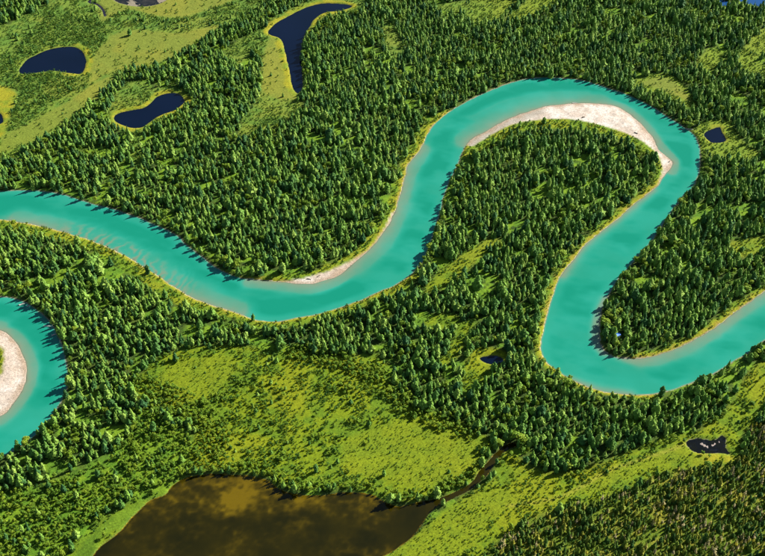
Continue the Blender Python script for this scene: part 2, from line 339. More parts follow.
col = mix(col, mix(c(.24, .22, .012), c(.15, .19, .012), sstep(.45, .65, n2)), np.clip(g_yellow, 0, 1) * .85)
# the trodden line through the lower meadow and the algae mat on the brown pond's shore
trail = sample(line_falloff([(509, 506), (535, 503), (559, 498), (585, 485), (609, 471), (650, 457), (672, 450), (690, 442)], 2.6), GX, GY)
col = mix(col, c(.25, .23, .03), trail * .7)
mat_a = sample(area([(86, 570), (97, 549), (101, 541), (114, 531), (121, 531), (128, 523), (146, 504), (136, 503), (121, 510), (100, 527), (80, 547), (60, 575)], 2, 2, 90), GX, GY)
col = mix(col, mix(c(.10, .165, .010), c(.065, .12, .008), sstep(.4, .6, n2)), mat_a)
sand_c = mix(mix(c(.52, .46, .385), c(.43, .355, .28), sstep(.42, .62, n2)), c(.40, .31, .23), sstep(.5, .66, n1) * .7)
scroll = sstep(.25, .95, np.sin((S + (n2 - .5) * 7) * 2 * math.pi / 5.2)) * sstep(.35, .6, fbm(GX, GY, 30, 3, 77))     # gravel ridges left by falling water
sand_c = mix(sand_c, c(.36, .29, .22), scroll * .55)
sand_c = mix(sand_c, c(.30, .26, .22), sstep(.6, .75, n3) * .4)
damp = sample(line_falloff([(463, 147), (490, 132), (515, 120), (538, 112)], 16), GX, GY)
sand_c = mix(sand_c, c(.25, .22, .17), damp * .8)                 # damp gravel on the low tail of the upper bar
wet = sstep(-9, -0.5, S + (n3 - .5) * 6 + (n2 - .5) * 6)
sand_c = mix(sand_c, c(.27, .19, .12), wet * .75)
col = mix(col, sand_c, g_sand)
edge = sstep(-2.2, -0.4, S) * (1 - g_sand)
col = mix(col, c(.17, .13, .075), edge * np.where(isriver, .05 + .8 * sstep(.45, .68, n2), .15))
bed = mix(c(.40, .34, .25), c(.32, .28, .20), sstep(.4, .6, n2))
bed_b = mix(c(.36, .21, .012), c(.22, .13, .008), sstep(.35, .65, n_c))
bed_b = mix(bed_b, c(.06, .06, .008), sstep(.5, .64, fbm(GX, GY, 9, 4, 33)) * .8)
bed_p = c(.05, .05, .03) + np.zeros(bed.shape)
under = np.where(isriver[..., None], bed, bed_p)
under = np.where((pond_id == brown_i)[..., None], bed_b, under)
under = np.where((pond_id == mud_i)[..., None], mix(c(.03, .035, .025), c(.30, .24, .20), sstep(-.1, .4, isl)), under)
under = np.where((pond_id == flat_i)[..., None], mix(c(.20, .17, .12), c(.13, .12, .09), sstep(.4, .6, n2)), under)
col = np.where((S > 0.0)[..., None], under, col)

# ------------------------------------------------------------------ materials
def nodes(name):
    m = bpy.data.materials.new(name); m.use_nodes = True
    nt = m.node_tree; nt.nodes.clear()
    out = nt.nodes.new('ShaderNodeOutputMaterial')
    def N(t, **kw):
        n = nt.nodes.new(t)
        for a, b in kw.items(): setattr(n, a, b)
        return n
    return m, nt, N, out, nt.links.new
def ground_mat():
    m, nt, N, out, L = nodes('ground_cover')
    at = N('ShaderNodeAttribute', attribute_name='tint')
    tc = N('ShaderNodeTexCoord')
    no = N('ShaderNodeTexNoise'); no.inputs['Scale'].default_value = 0.55; no.inputs['Detail'].default_value = 6; no.inputs['Roughness'].default_value = .7
    L(tc.outputs['Object'], no.inputs['Vector'])
    mr = N('ShaderNodeMapRange'); mr.inputs['From Min'].default_value = .3; mr.inputs['From Max'].default_value = .7; mr.inputs['To Min'].default_value = .5; mr.inputs['To Max'].default_value = 1.45
    L(no.outputs[0], mr.inputs['Value'])
    mul = N('ShaderNodeMix', data_type='RGBA', blend_type='MULTIPLY'); mul.inputs[0].default_value = 1.0
    L(at.outputs['Color'], mul.inputs[6]); L(mr.outputs[0], mul.inputs[7])
    bs = N('ShaderNodeBsdfPrincipled'); bs.inputs['Roughness'].default_value = .95; bs.inputs['Specular IOR Level'].default_value = .1
    L(mul.outputs[2], bs.inputs['Base Color'])
    bu = N('ShaderNodeBump'); bu.inputs['Strength'].default_value = .6; bu.inputs['Distance'].default_value = .5
    no2 = N('ShaderNodeTexNoise'); no2.inputs['Scale'].default_value = .9; no2.inputs['Detail'].default_value = 4
    L(tc.outputs['Object'], no2.inputs['Vector']); L(no2.outputs[0], bu.inputs['Height']); L(bu.outputs[0], bs.inputs['Normal'])
    L(bs.outputs[0], out.inputs[0]); return m
def water_mat(name, ca, cb, kd, nscale=.012, rough=.08, bump=.15, silt=None, silt_k=2.0, deep=None):
    m, nt, N, out, L = nodes(name)
    at = N('ShaderNodeAttribute', attribute_name='depth')
    ex = N('ShaderNodeMath', operation='MULTIPLY'); ex.inputs[1].default_value = -kd; L(at.outputs['Fac'], ex.inputs[0])
    e2 = N('ShaderNodeMath', operation='EXPONENT'); L(ex.outputs[0], e2.inputs[0])
    fac = N('ShaderNodeMath', operation='SUBTRACT'); fac.inputs[0].default_value = 1.0; L(e2.outputs[0], fac.inputs[1])
    tc = N('ShaderNodeTexCoord')
    no = N('ShaderNodeTexNoise'); no.inputs['Scale'].default_value = nscale; no.inputs['Detail'].default_value = 5
    L(tc.outputs['Object'], no.inputs['Vector'])
    cr = N('ShaderNodeMix', data_type='RGBA'); cr.inputs[6].default_value = (*ca, 1); cr.inputs[7].default_value = (*cb, 1)
    if deep:                                       # the deeper the milky water, the greener and darker
        dm = N('ShaderNodeMix', data_type='RGBA'); dm.inputs[7].default_value = (*deep, 1)
        dr_ = N('ShaderNodeMapRange'); dr_.inputs['From Min'].default_value = 1.2; dr_.inputs['From Max'].default_value = 3.8; L(at.outputs['Fac'], dr_.inputs['Value']); L(dr_.outputs[0], dm.inputs[0]); L(cr.outputs[2], dm.inputs[6]); base_c = dm.outputs[2]
    else: base_c = cr.outputs[2]
    mr = N('ShaderNodeMapRange'); mr.inputs['From Min'].default_value = .35; mr.inputs['From Max'].default_value = .65; L(no.outputs[0], mr.inputs['Value']); L(mr.outputs[0], cr.inputs[0])
    di = N('ShaderNodeBsdfDiffuse')
    if silt:                                       # stirred-up silt clouds the thin water over the bars
        sx = N('ShaderNodeMath', operation='MULTIPLY'); sx.inputs[1].default_value = -silt_k; L(at.outputs['Fac'], sx.inputs[0])
        se = N('ShaderNodeMath', operation='EXPONENT'); L(sx.outputs[0], se.inputs[0])
        sm_ = N('ShaderNodeMix', data_type='RGBA'); sm_.inputs[7].default_value = (*silt, 1); L(se.outputs[0], sm_.inputs[0]); L(base_c, sm_.inputs[6]); L(sm_.outputs[2], di.inputs['Color'])
    else: L(base_c, di.inputs['Color'])
    tr = N('ShaderNodeBsdfTransparent'); tr.inputs['Color'].default_value = (.93, .97, .95, 1)
    mx = N('ShaderNodeMixShader'); L(fac.outputs[0], mx.inputs[0]); L(tr.outputs[0], mx.inputs[1]); L(di.outputs[0], mx.inputs[2])
    gl = N('ShaderNodeBsdfGlossy'); gl.inputs['Roughness'].default_value = rough
    bu = N('ShaderNodeBump'); bu.inputs['Strength'].default_value = bump; bu.inputs['Distance'].default_value = .3
    rp = N('ShaderNodeTexNoise'); rp.inputs['Scale'].default_value = .5; rp.inputs['Detail'].default_value = 3; L(tc.outputs['Object'], rp.inputs['Vector']); L(rp.outputs[0], bu.inputs['Height'])
    L(bu.outputs[0], gl.inputs['Normal'])
    fr = N('ShaderNodeFresnel'); fr.inputs['IOR'].default_value = 1.33
    m2 = N('ShaderNodeMixShader'); L(fr.outputs[0], m2.inputs[0]); L(mx.outputs[0], m2.inputs[1]); L(gl.outputs[0], m2.inputs[2])
    L(m2.outputs[0], out.inputs[0]); return m
def leaf_mat(name, ramp, trans=.25):
    """foliage: a colour of its own for every plant, a little light through the leaves"""
    m, nt, N, out, L = nodes(name)
    oi = N('ShaderNodeObjectInfo')
    cr = N('ShaderNodeValToRGB')
    els = cr.color_ramp.elements
    while len(els) < len(ramp): els.new(.5)
    for e, (p, cc) in zip(els, ramp): e.position = p; e.color = (*cc, 1)
    L(oi.outputs['Random'], cr.inputs[0])
    tc = N('ShaderNodeTexCoord'); no = N('ShaderNodeTexNoise'); no.inputs['Scale'].default_value = 1.3; no.inputs['Detail'].default_value = 2
    L(tc.outputs['Object'], no.inputs['Vector'])
    mr = N('ShaderNodeMapRange'); mr.inputs['From Min'].default_value = .3; mr.inputs['From Max'].default_value = .7; mr.inputs['To Min'].default_value = .7; mr.inputs['To Max'].default_value = 1.35; L(no.outputs[0], mr.inputs['Value'])
    mul = N('ShaderNodeMix', data_type='RGBA', blend_type='MULTIPLY'); mul.inputs[0].default_value = 1; L(cr.outputs[0], mul.inputs[6]); L(mr.outputs[0], mul.inputs[7])
    bs = N('ShaderNodeBsdfPrincipled'); bs.inputs['Roughness'].default_value = .7; bs.inputs['Specular IOR Level'].default_value = .12
    L(mul.outputs[2], bs.inputs['Base Color'])
    tl = N('ShaderNodeBsdfTranslucent'); L(mul.outputs[2], tl.inputs['Color'])
    mx = N('ShaderNodeMixShader'); mx.inputs[0].default_value = trans; L(bs.outputs[0], mx.inputs[1]); L(tl.outputs[0], mx.inputs[2])
    L(mx.outputs[0], out.inputs[0]); return m
def plain_mat(name, ca, cb, scale=2.0, rough=.85):
    m, nt, N, out, L = nodes(name)
    tc = N('ShaderNodeTexCoord'); no = N('ShaderNodeTexNoise'); no.inputs['Scale'].default_value = scale; no.inputs['Detail'].default_value = 4; L(tc.outputs['Object'], no.inputs['Vector'])
    cr = N('ShaderNodeMix', data_type='RGBA'); cr.inputs[6].default_value = (*ca, 1); cr.inputs[7].default_value = (*cb, 1); L(no.outputs[0], cr.inputs[0])
    bs = N('ShaderNodeBsdfPrincipled'); bs.inputs['Roughness'].default_value = rough; L(cr.outputs[2], bs.inputs['Base Color']); L(bs.outputs[0], out.inputs[0]); return m
M_GROUND = ground_mat()
M_RIVER = water_mat('glacial_water', (.009, .205, .132), (.014, .24, .168), 25.0, .02, silt=(.165, .178, .112), silt_k=1.8, deep=(.005, .175, .108))
M_POND = water_mat('peat_water', (.0015, .005, .017), (.001, .004, .013), 2.5, rough=.05, bump=.05)
M_LAKE = water_mat('lake_water', (.010, .05, .15), (.012, .06, .17), 2.5)
M_BROWN = water_mat('tea_water', (.008, .008, .001), (.014, .012, .001), 9.0, .03, silt=(.19, .125, .004), silt_k=2.3)
M_BOG = water_mat('bog_water', (.006, .007, .008), (.012, .013, .006), 2.5, .12)
M_MUD = water_mat('silty_water', (.12, .10, .075), (.10, .09, .07), 2.0)
M_BROOK = water_mat('brook_water', (.035, .03, .05), (.03, .025, .04), 2.0)
M_SPRUCE = leaf_mat('spruce_needles', [(0, (.026, .085, .022)), (.3, (.070, .160, .024)), (.65, (.130, .240, .028)), (1, (.20, .30, .045))], .04)
M_BROAD = leaf_mat('broad_leaves', [(0, (.075, .155, .012)), (.5, (.125, .21, .013)), (1, (.18, .25, .015))], .12)
M_SHRUB = leaf_mat('willow_leaves', [(0, (.038, .115, .022)), (.5, (.080, .165, .018)), (1, (.13, .21, .022))], .2)
M_DRY = leaf_mat('dry_needles', [(0, (.20, .175, .06)), (.4, (.29, .24, .11)), (.7, (.29, .26, .015)), (1, (.19, .20, .025))], .1)
M_HEATH = leaf_mat('heath_needles', [(0, (.030, .080, .014)), (.4, (.070, .130, .016)), (.75, (.135, .185, .016)), (1, (.24, .23, .025))], .05)
M_BARK = plain_mat('bark', (.10, .075, .05), (.17, .13, .10))
M_WOOD = plain_mat('bleached_wood', (.40, .36, .31), (.55, .50, .44))
M_DARKWOOD = plain_mat('dark_wood', (.07, .055, .04), (.12, .09, .07))

# ------------------------------------------------------------------ meshes of the setting
def link(name, me, mat, parent=None):
    o = bpy.data.objects.new(name, me)
    if mat and not me.materials: me.materials.append(mat)
    COL.objects.link(o); o.parent = parent; return o
def grid_mesh(name, fmask, attr, zz):
    """the quads of the grid named by fmask as a mesh of their own"""
    jj, ii = np.nonzero(fmask)
    q = np.stack([jj * NX + ii, jj * NX + ii + 1, (jj + 1) * NX + ii + 1, (jj + 1) * NX + ii], 1)
    used, inv = np.unique(q, return_inverse=True); q = inv.reshape(q.shape)
    co = np.stack([GX.ravel()[used], GY.ravel()[used], (np.zeros(len(used)) + zz if np.isscalar(zz) else zz.ravel()[used])], 1).astype(np.float32)
    me = bpy.data.meshes.new(name); n = len(q)
    me.vertices.add(len(co)); me.vertices.foreach_set('co', co.ravel())
    me.loops.add(n * 4); me.loops.foreach_set('vertex_index', q.ravel().astype(np.int32))
    me.polygons.add(n); me.polygons.foreach_set('loop_start', np.arange(0, n * 4, 4, dtype=np.int32))
    me.polygons.foreach_set('use_smooth', np.ones(n, bool))
    me.update(calc_edges=True)
    for an, (kind, arr) in attr.items():
        if kind == 'c':
            a = me.color_attributes.new(an, 'FLOAT_COLOR', 'POINT'); v = np.ones((len(used), 4), np.float32); v[:, :3] = arr.reshape(-1, 3)[used]; a.data.foreach_set('color', v.ravel())
        else:
            a = me.attributes.new(an, 'FLOAT', 'POINT'); a.data.foreach_set('value', arr.ravel()[used].astype(np.float32))
    return me
fx = (GX[:-1, :-1] + GX[1:, 1:]) / 2; fy = (GY[:-1, :-1] + GY[1:, 1:]) / 2
fu, fv, fs = pixel(fx, fy)
MARG = 95
inview = (fu > -MARG) & (fu < W0 + MARG) & (fv > -28) & (fv < H0 + 70)
def corner_any(Mk): return Mk[:-1, :-1] | Mk[1:, :-1] | Mk[:-1, 1:] | Mk[1:, 1:]
bars = {}
taken = np.zeros(inview.shape, bool)
for kx in A_bar:
    fm = inview & corner_any((G(A_bar[kx]) > -0.5) & (S < 0.0)); fm &= ~taken; taken |= fm; bars[kx] = fm
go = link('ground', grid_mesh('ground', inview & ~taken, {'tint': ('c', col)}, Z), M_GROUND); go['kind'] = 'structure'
for kx, lab in (('top', 'long pale sandbar curving inside the upper river bend'), ('mid', 'short pale sandbar on the inside of the middle bend'), ('left', 'white sandbar cut off by the left edge of the picture')):
    o = link('sandbar', grid_mesh('sandbar', bars[kx], {'tint': ('c', col)}, Z), M_GROUND); o['kind'] = 'structure'; o['label'] = lab
DEP = np.clip(-Z, 0, None)
DEP[(pond_id == brown_i) & (px_u > 425) & (S > -2.5)] = 1.8
def water(name, F, mat, label, level=0.0):
    fm = inview & corner_any((G(F) > -2.5))
    d = DEP
    o = link(name, grid_mesh(name, fm, {'depth': ('f', d)}, level), mat); o['kind'] = 'structure'; o['label'] = label
    return o
water('river', S_river, M_RIVER, 'turquoise glacial river winding through the forest')
water('river', S_chan, M_RIVER, 'turquoise river bend round the white sandbar at left')
PLAB = {'far_left': 'dark blue oval pond in the far left bog', 'bean': 'dark blue bean-shaped pond with a yellow rim', 'hook': 'dark blue hooked pond with a yellow green shore', 'glade': 'small dark blue pond in a grassy glade',
        'corner': 'bright blue lake in the upper right corner', 'inlet': 'small blue inlet beside the corner lake', 'wood': 'small black pond among the trees', 'muddy': 'dark pond with pale mud islets in the lower meadow',
        'brown': 'brown shallow pond with a narrow outlet at the bottom edge', 'mudflat': 'grey brown muddy pool at the top edge', 'edge': 'dark pool in the yellow patch at the left edge'}
for kx in pnames:
    water('pond' if kx != 'corner' else 'lake', S_pond[kx], {'corner': M_LAKE, 'inlet': M_LAKE, 'brown': M_BROWN, 'mudflat': M_MUD, 'muddy': M_BOG}.get(kx, M_POND), PLAB[kx])
water('stream', S_brook, M_BROOK, 'narrow purple grey brook at the top edge')
# country beyond: one broad sheet out to the horizon around the detailed floor
inner = [ground((-MARG + 6, H0 + 66)), ground((W0 + MARG - 6, H0 + 66)), ground((W0 + MARG - 6, -25)), ground((-MARG + 6, -25))]
FARR = 45000
outer = [(-FARR, -FARR), (FARR, -FARR), (FARR, FARR), (-FARR, FARR)]
vv = [(x, y, 0.45) for x, y in inner] + [(x, y, -12.0) for x, y in outer]
me = bpy.data.meshes.new('terrain'); me.from_pydata(vv, [], [(i, 4 + i, 4 + (i + 1) % 4, (i + 1) % 4) for i in range(4)])
o = link('terrain', me, plain_mat('distant_forest', (.035, .06, .015), (.08, .11, .02), .02, .95)); o['kind'] = 'structure'; o['label'] = 'forested lowland beyond the river'

# ------------------------------------------------------------------ plants: meshes
def mesh_from(name, V, F, mats, mi=None, smooth=False):
    me = bpy.data.meshes.new(name); me.from_pydata(V, [], F)
    for m in mats: me.materials.append(m)
    if mi: me.polygons.foreach_set('material_index', mi)
    if smooth: me.polygons.foreach_set('use_smooth', [True] * len(F))
    me.update(); return me
def cone_tube(V, F, pts, rads, n=6):
    b = len(V)
    for k_, (p, r) in enumerate(zip(pts, rads)):
        for i in range(n):
            a = 2 * math.pi * i / n; V.append((p[0] + r * math.cos(a), p[1] + r * math.sin(a), p[2]))
    for k_ in range(len(pts) - 1):
        for i in range(n):
            F.append((b + k_ * n + i, b + k_ * n + (i + 1) % n, b + (k_ + 1) * n + (i + 1) % n, b + (k_ + 1) * n + i))
    t = len(V); V.append(tuple(pts[-1])); 
    for i in range(n): F.append((b + (len(pts) - 1) * n + i, b + (len(pts) - 1) * n + (i + 1) % n, t))
def spruce_crown(seed, H=14.0, rad=2.3, whorls=11, per=8, base=.10, sparse=0.0, blunt=1.7):
    """whorls of drooping boughs round a ragged core, each bough a folded blade"""
    rg = random.Random(seed); V, F = [], []
    ph = rg.random() * 6.28; lean = (rg.uniform(-.35, .35), rg.uniform(-.35, .35))
    prof = lambda t: (max(0.0, 1 - t ** blunt)) ** .85 * (.88 + .22 * math.sin(5.0 * t + ph)) * (.72 + .28 * min(1, t * 4)) + .05
    ax = lambda t: (lean[0] * t, lean[1] * t)
    n = 7; levels = [base, .3, .52, .74, .9]
    if sparse < .5:
        b = len(V)
        for t in levels:
            for i in range(n):
                a = 2 * math.pi * i / n + t * 3; r = rad * .60 * prof(t) * rg.uniform(.75, 1.2); cxx, cyy = ax(t); V.append((cxx + r * math.cos(a), cyy + r * math.sin(a), H * t))
        for k_ in range(len(levels) - 1):
            for i in range(n): F.append((b + k_ * n + i, b + k_ * n + (i + 1) % n, b + (k_ + 1) * n + (i + 1) % n, b + (k_ + 1) * n + i))
        F.append(tuple(b + i for i in range(n))[::-1])
        t_ = len(V); V.append((*ax(1), H * .99))
        for i in range(n): F.append((b + (len(levels) - 1) * n + i, b + (len(levels) - 1) * n + (i + 1) % n, t_))
    for w in range(whorls):
        t = base + (1 - base) * (w + rg.uniform(-.2, .2)) / whorls
        t = max(base, t)
        m_ = max(4, int(per * (1 - .45 * t)))
        for i in range(m_):
            if rg.random() < sparse: continue
            a = 2 * math.pi * (i + rg.uniform(-.35, .35)) / m_ + w * 1.1
            Lb = rad * prof(t) * rg.uniform(.70, 1.25); dr = Lb * rg.uniform(-.05, .5); wd = Lb * rg.uniform(.30, .50) + .14
            zb = H * t; ca, sa = math.cos(a), math.sin(a); ox, oy = ax(t)
            P = lambda r, s, z: (ox + ca * r - sa * s, oy + sa * r + ca * s, z)
            b = len(V)
            V += [P(0, 0, zb + Lb * .28), P(Lb * .6, wd, zb - dr * .45 - wd * .35), P(Lb * .62, 0, zb + Lb * .10 - dr * .1), P(Lb * .6, -wd, zb - dr * .45 - wd * .35), P(Lb, 0, zb - dr)]
            F += [(b, b + 1, b + 2), (b, b + 2, b + 3), (b + 1, b + 4, b + 2), (b + 2, b + 4, b + 3)]
    b = len(V); cxx, cyy = ax(1)
    V += [(cxx + .16, cyy, H * .9), (cxx - .1, cyy + .14, H * .9), (cxx - .1, cyy - .14, H * .9), (cxx, cyy, H * 1.03)]
    F += [(b, b + 1, b + 3), (b + 1, b + 2, b + 3), (b + 2, b, b + 3)]
    return V, F
def trunk(H=14.0, r=.17, top=.9):
    V, F = [], []
    cone_tube(V, F, [(0, 0, -.6), (0, 0, H * .3), (0, 0, H * top)], [r, r * .75, r * .15]); return V, F
def round_crown(seed, H=9.0, rad=2.6, nleaf=230, z0=.28, leaf=.6, lobes=6):
    """leaf sprays spread through several lobes, with gaps between them"""
    rg = random.Random(seed); V, F = [], []
    lb = []
    for i in range(lobes):
        a = 6.28 * i / lobes + rg.uniform(-.4, .4); q = rg.uniform(.25, .6) * rad if i else 0
        lb.append((q * math.cos(a), q * math.sin(a), H * (rg.uniform(z0 + .2, .78) if i else .72), rad * rg.uniform(.45, .68)))
    for i in range(nleaf):
        l = rg.choice(lb); u = rg.uniform(-.75, 1); a = rg.uniform(0, 6.283); s = math.sqrt(1 - u * u); rr = l[3] * rg.uniform(.75, 1.08)
        nrm = Vector((s * math.cos(a), s * math.sin(a), u)); p = Vector(l[:3]) + Vector((nrm.x * rr, nrm.y * rr, nrm.z * rr * 1.15))
        nn = (nrm + Vector((rg.uniform(-.6, .6), rg.uniform(-.6, .6), rg.uniform(-.3, .6)))).normalized()
        e = nn.orthogonal().normalized(); f = nn.cross(e); k_ = leaf * rg.uniform(.6, 1.2); b = len(V)
        for dx, dy in ((1, 0), (0, .7), (-1, 0), (0, -.7)): V.append(tuple(p + e * k_ * dx + f * k_ * dy))
        F.append((b, b + 1, b + 2, b + 3))
    return V, F
def limbs(seed, H=9.0, rad=2.6):
    rg = random.Random(seed); V, F = [], []
    cone_tube(V, F, [(0, 0, -.5), (.1, 0, H * .35), (0, .1, H * .8)], [.16, .12, .03])
    for i in range(5):
        a = 1.26 * i + rg.uniform(-.3, .3); z = H * rg.uniform(.3, .55)
        cone_tube(V, F, [(0, 0, z), (rad * .3 * math.cos(a), rad * .3 * math.sin(a), z + H * .14), (rad * .6 * math.cos(a), rad * .6 * math.sin(a), z + H * .25)], [.07, .05, .02], 5)
    return V, F
def join(parts):
    V, F, mi = [], [], []
    for k_, (v, f) in enumerate(parts):
        b = len(V); V += v; F += [tuple(i + b for i in q) for q in f]; mi += [k_] * len(f)
    return V, F, mi
NV = 8
SPR = [spruce_crown(100 + i, 14, (3.2, 3.8, 2.8, 3.5, 4.2, 3.0, 3.9, 4.4)[i], (10, 10, 11, 9, 9, 11, 9, 9)[i], (8, 9, 8, 8, 9, 8, 9, 9)[i], (.08, .05, .10, .07, .04, .12, .06, .05)[i], 0, (1.7, 2.3, 1.5, 2.0, 2.8, 1.6, 2.6, 3.2)[i]) for i in range(NV)]
BRO = [round_crown(200 + i) for i in range(4)]
SHR = [round_crown(300 + i, 2.2, 1.35, 60, .05, .42, 4) for i in range(4)]
DRY = [spruce_crown(400 + i, 11, 2.3, 10, 6, .15, .35 if i % 2 else .55) for i in range(4)]
THIN = [spruce_crown(500 + i, 11, (2.0, 2.6, 2.3, 3.0)[i], 10, 7, .06, .1, (1.5, 2.2, 1.8, 2.6)[i]) for i in range(4)]
PROTO = bpy.data.collections.new('plant_library')          # not linked to the scene: only the instancers use it
def proto_set(name, meshes):
    cl = bpy.data.collections.new(name)
    for i, me in enumerate(meshes): cl.objects.link(bpy.data.objects.new('%s_%02d' % (name, i), me))
    return cl
def with_trunk(cr, tr, mat, name):
    v, f, mi = join([cr, tr]); return mesh_from(name, v, f, [mat, M_BARK], mi)
C_SPR = proto_set('spruce_kinds', [with_trunk(cv, trunk(), M_SPRUCE, 'spruce') for cv in SPR])
C_THIN = proto_set('thin_kinds', [with_trunk(cv, trunk(11, .11), M_HEATH, 'thin_spruce') for cv in THIN])
C_YNG = proto_set('young_kinds', [with_trunk(round_crown(700 + i, 9.0, 2.5, 150, .15, .75, 6), limbs(700 + i), M_BROAD, 'young_birch') for i in range(4)])
C_SHR = proto_set('shrub_kinds', [mesh_from('shrub', *cv, [M_SHRUB]) for cv in SHR])
me_spr = [mesh_from('spruce_crown', *cv, [M_SPRUCE]) for cv in SPR]; me_sprt = mesh_from('spruce_trunk', *trunk(), [M_BARK])
me_thin = [mesh_from('thin_crown', *cv, [M_HEATH]) for cv in THIN]; me_thint = mesh_from('thin_trunk', *trunk(11, .11), [M_BARK])
me_bro = [mesh_from('broad_crown', *cv, [M_BROAD]) for cv in BRO]; me_brot = [mesh_from('broad_trunk', *limbs(600 + i), [M_BARK]) for i in range(4)]
me_dry = [mesh_from('dry_crown', *cv, [M_DRY]) for cv in DRY]; me_dryt = mesh_from('dry_trunk', *trunk(11, .13, 1.0), [M_WOOD])

# ------------------------------------------------------------------ plants: where they stand
rs = np.random.RandomState(5)
def lattice(step):
    xs = np.arange(X0, X1, step); ys = np.arange(Y0, Y1, step)
    A, B = np.meshgrid(xs, ys); A = A + (np.arange(len(ys)) % 2)[:, None] * step / 2
    A = (A + rs.uniform(-.42, .42, A.shape) * step).ravel(); B = (B + rs.uniform(-.42, .42, B.shape) * step).ravel()
    u, v, s = pixel(A, B)
    k_ = (u > -88) & (u < W0 + 88) & (v > -22) & (v < H0 + 62)
    return A[k_], B[k_], u[k_], v[k_], s[k_]
def height_at(x, y):
    i = np.clip(np.round((x - X0) / CELL).astype(int), 0, NX - 1); j = np.clip(np.round((y - Y0) / CELL).astype(int), 0, NY - 1)
    return Z[j, i]
q = lambda F: sample(F.astype(float), x, y)
FIELDS = ('x', 'y', 'u', 'v', 's', 'sm', 'sh', 'ssp', 'sw', 'srv', 'big', 'scp', 'yng')
def stand(step, which):
    """tree spots of one pass: 'wood' for the spruce stands, 'young' for the close young growth of heath, lower left and pond shores"""
    global x, y, u, v, s
    x, y, u, v, s = lattice(step)
    srv, sw, sm, sv_, sh, ssp, scp, sfw, ssd, sgr, sye = [q(F) for F in (S_river, S_all, meadow, verge, heath, sparse, copse, FARWOOD, sand, grass, yellow)]
    big = fbm(x, y, 38, 3, 51); fine = fbm(x, y, 15, 3, 52)
    yng = np.zeros(len(x))
    if which == 'wood':
        dens = np.clip(.95 - 1.6 * sstep(.54, .70, fine) * sstep(.38, .55, big), 0.03, 1) * (1 - .85 * ssp)
        clump = sstep(.60, .70, fbm(x, y, 20, 3, 53))
        dens = np.where(sm > .5, .015 + .16 * clump * (1 - sgr), dens)
        dens = dens * (1 - .97 * np.clip(sv_, 0, 1)) * (1 - np.clip(sye, 0, 1))
        dens = np.maximum(dens, .85 * scp); dens = np.maximum(dens, .9 * sfw)
        dens = np.where(sh > .5, 0, dens)
    else:
        shore = q(SHORE); yng = np.ones(len(x))
        n_ = fbm(x, y, 16, 3, 56)
        dens = np.where(ssp > .4, .88 - .7 * sstep(.52, .66, n_), 0)
        dens = np.where((sm > .5) & (v > 330), .30 * sstep(.50, .66, n_) * (1 - sgr), dens)
        dens = np.maximum(dens, shore * .85) * (1 - q(MAT)) * (1 - np.clip(sv_, 0, 1))
        dens = np.where(sh > .5, .98 - .5 * sstep(.55, .64, fine), dens)
    tc_ = ground((617.5, 336)); keep = (rs.rand(len(x)) < dens) & (sw < -1.6) & (ssd < .1) & ~((np.abs(x - tc_[0]) < 4.5) & (y > tc_[1] - 13) & (y < tc_[1] + 4))
    return [a[keep] for a in (x, y, u, v, s, sm, sh, ssp, sw, srv, big, scp, yng)]
SHORE = np.maximum.reduce([line_falloff(p_, w_) > .3 for p_, w_ in (([(188, 472), (210, 468), (240, 468), (262, 472), (280, 482), (298, 488)], 13), ([(298, 488), (325, 488), (350, 487), (372, 488)], 9), ([(385, 497), (420, 495), (448, 487), (468, 478), (478, 468), (492, 448)], 9), ([(130, 385), (165, 395), (200, 415), (215, 440), (205, 462)], 26), ([(300, 352), (350, 365), (385, 385), (420, 412), (470, 430)], 22))]).astype(float)
MAT = area([(86, 570), (97, 549), (101, 541), (114, 531), (121, 531), (128, 523), (146, 504), (136, 503), (121, 510), (100, 527), (80, 547), (60, 575)], 2, 2, 90)
x, y, u, v, s, sm, sh, ssp, sw, srv, big, scp, yng = [np.concatenate(p_) for p_ in zip(stand(5.7, 'wood'), stand(4.1, 'young'))]
hgt = np.clip(rs.normal(10.3, 2.6, len(x)), 4.5, 17) * (.68 + .68 * big)
hgt = np.where((sm > .5) & (yng < .5), hgt * rs.uniform(.35, .75, len(x)), hgt)
hgt = np.where(scp > .5, hgt * rs.uniform(.5, .8, len(x)), hgt)
hgt = np.where(yng > .5, rs.uniform(3.2, 6.8, len(x)), hgt)
hgt = np.where(sh > .5, np.clip(rs.normal(7.2, 2.2, len(x)), 3, 13) * (.6 + .8 * fbm(x, y, 20, 2, 58)), hgt)
wid = hgt * rs.uniform(.82, 1.28, len(x)) * np.where(hgt < 7, 1.2, 1)
rot = rs.uniform(0, 6.283, len(x)); zz = height_at(x, y) - .1
kind = np.zeros(len(x), int)                                   # 0 spruce, 1 thin heath spruce, 2 dry heath tree, 3 broadleaf, 4 young bright growth
kind[sh > .5] = 1
kind[(yng > .5) & (sh <= .5)] = 4
heath_in = np.nonzero((sh > .5) & (u > 0) & (u < W0) & (v < H0 + 6))[0]
dryness = fbm(x[heath_in], y[heath_in], 26, 3, 54) + rs.uniform(-.16, .16, len(heath_in))
kind[heath_in[np.argsort(-dryness)[:290]]] = 2
inpic = (u > 2) & (u < W0 - 2) & (v > 4) & (v < H0 + 2)
cand = np.nonzero(inpic & (kind == 0) & (sw > -26) & (sm < .5) & (ssp < .4))[0]
br = fbm(x[cand], y[cand], 18, 2, 55) + rs.uniform(-.2, .2, len(cand)) + (np.abs(srv[cand] + 9) < 8) * .15
kind[cand[np.argsort(-br)[:280]]] = 3
pale = (kind == 0) & (fbm(x, y, 24, 3, 57) + rs.uniform(-.25, .25, len(x)) > .76)
kind[pale] = 4; hgt[pale] *= .78; wid[pale] *= .72

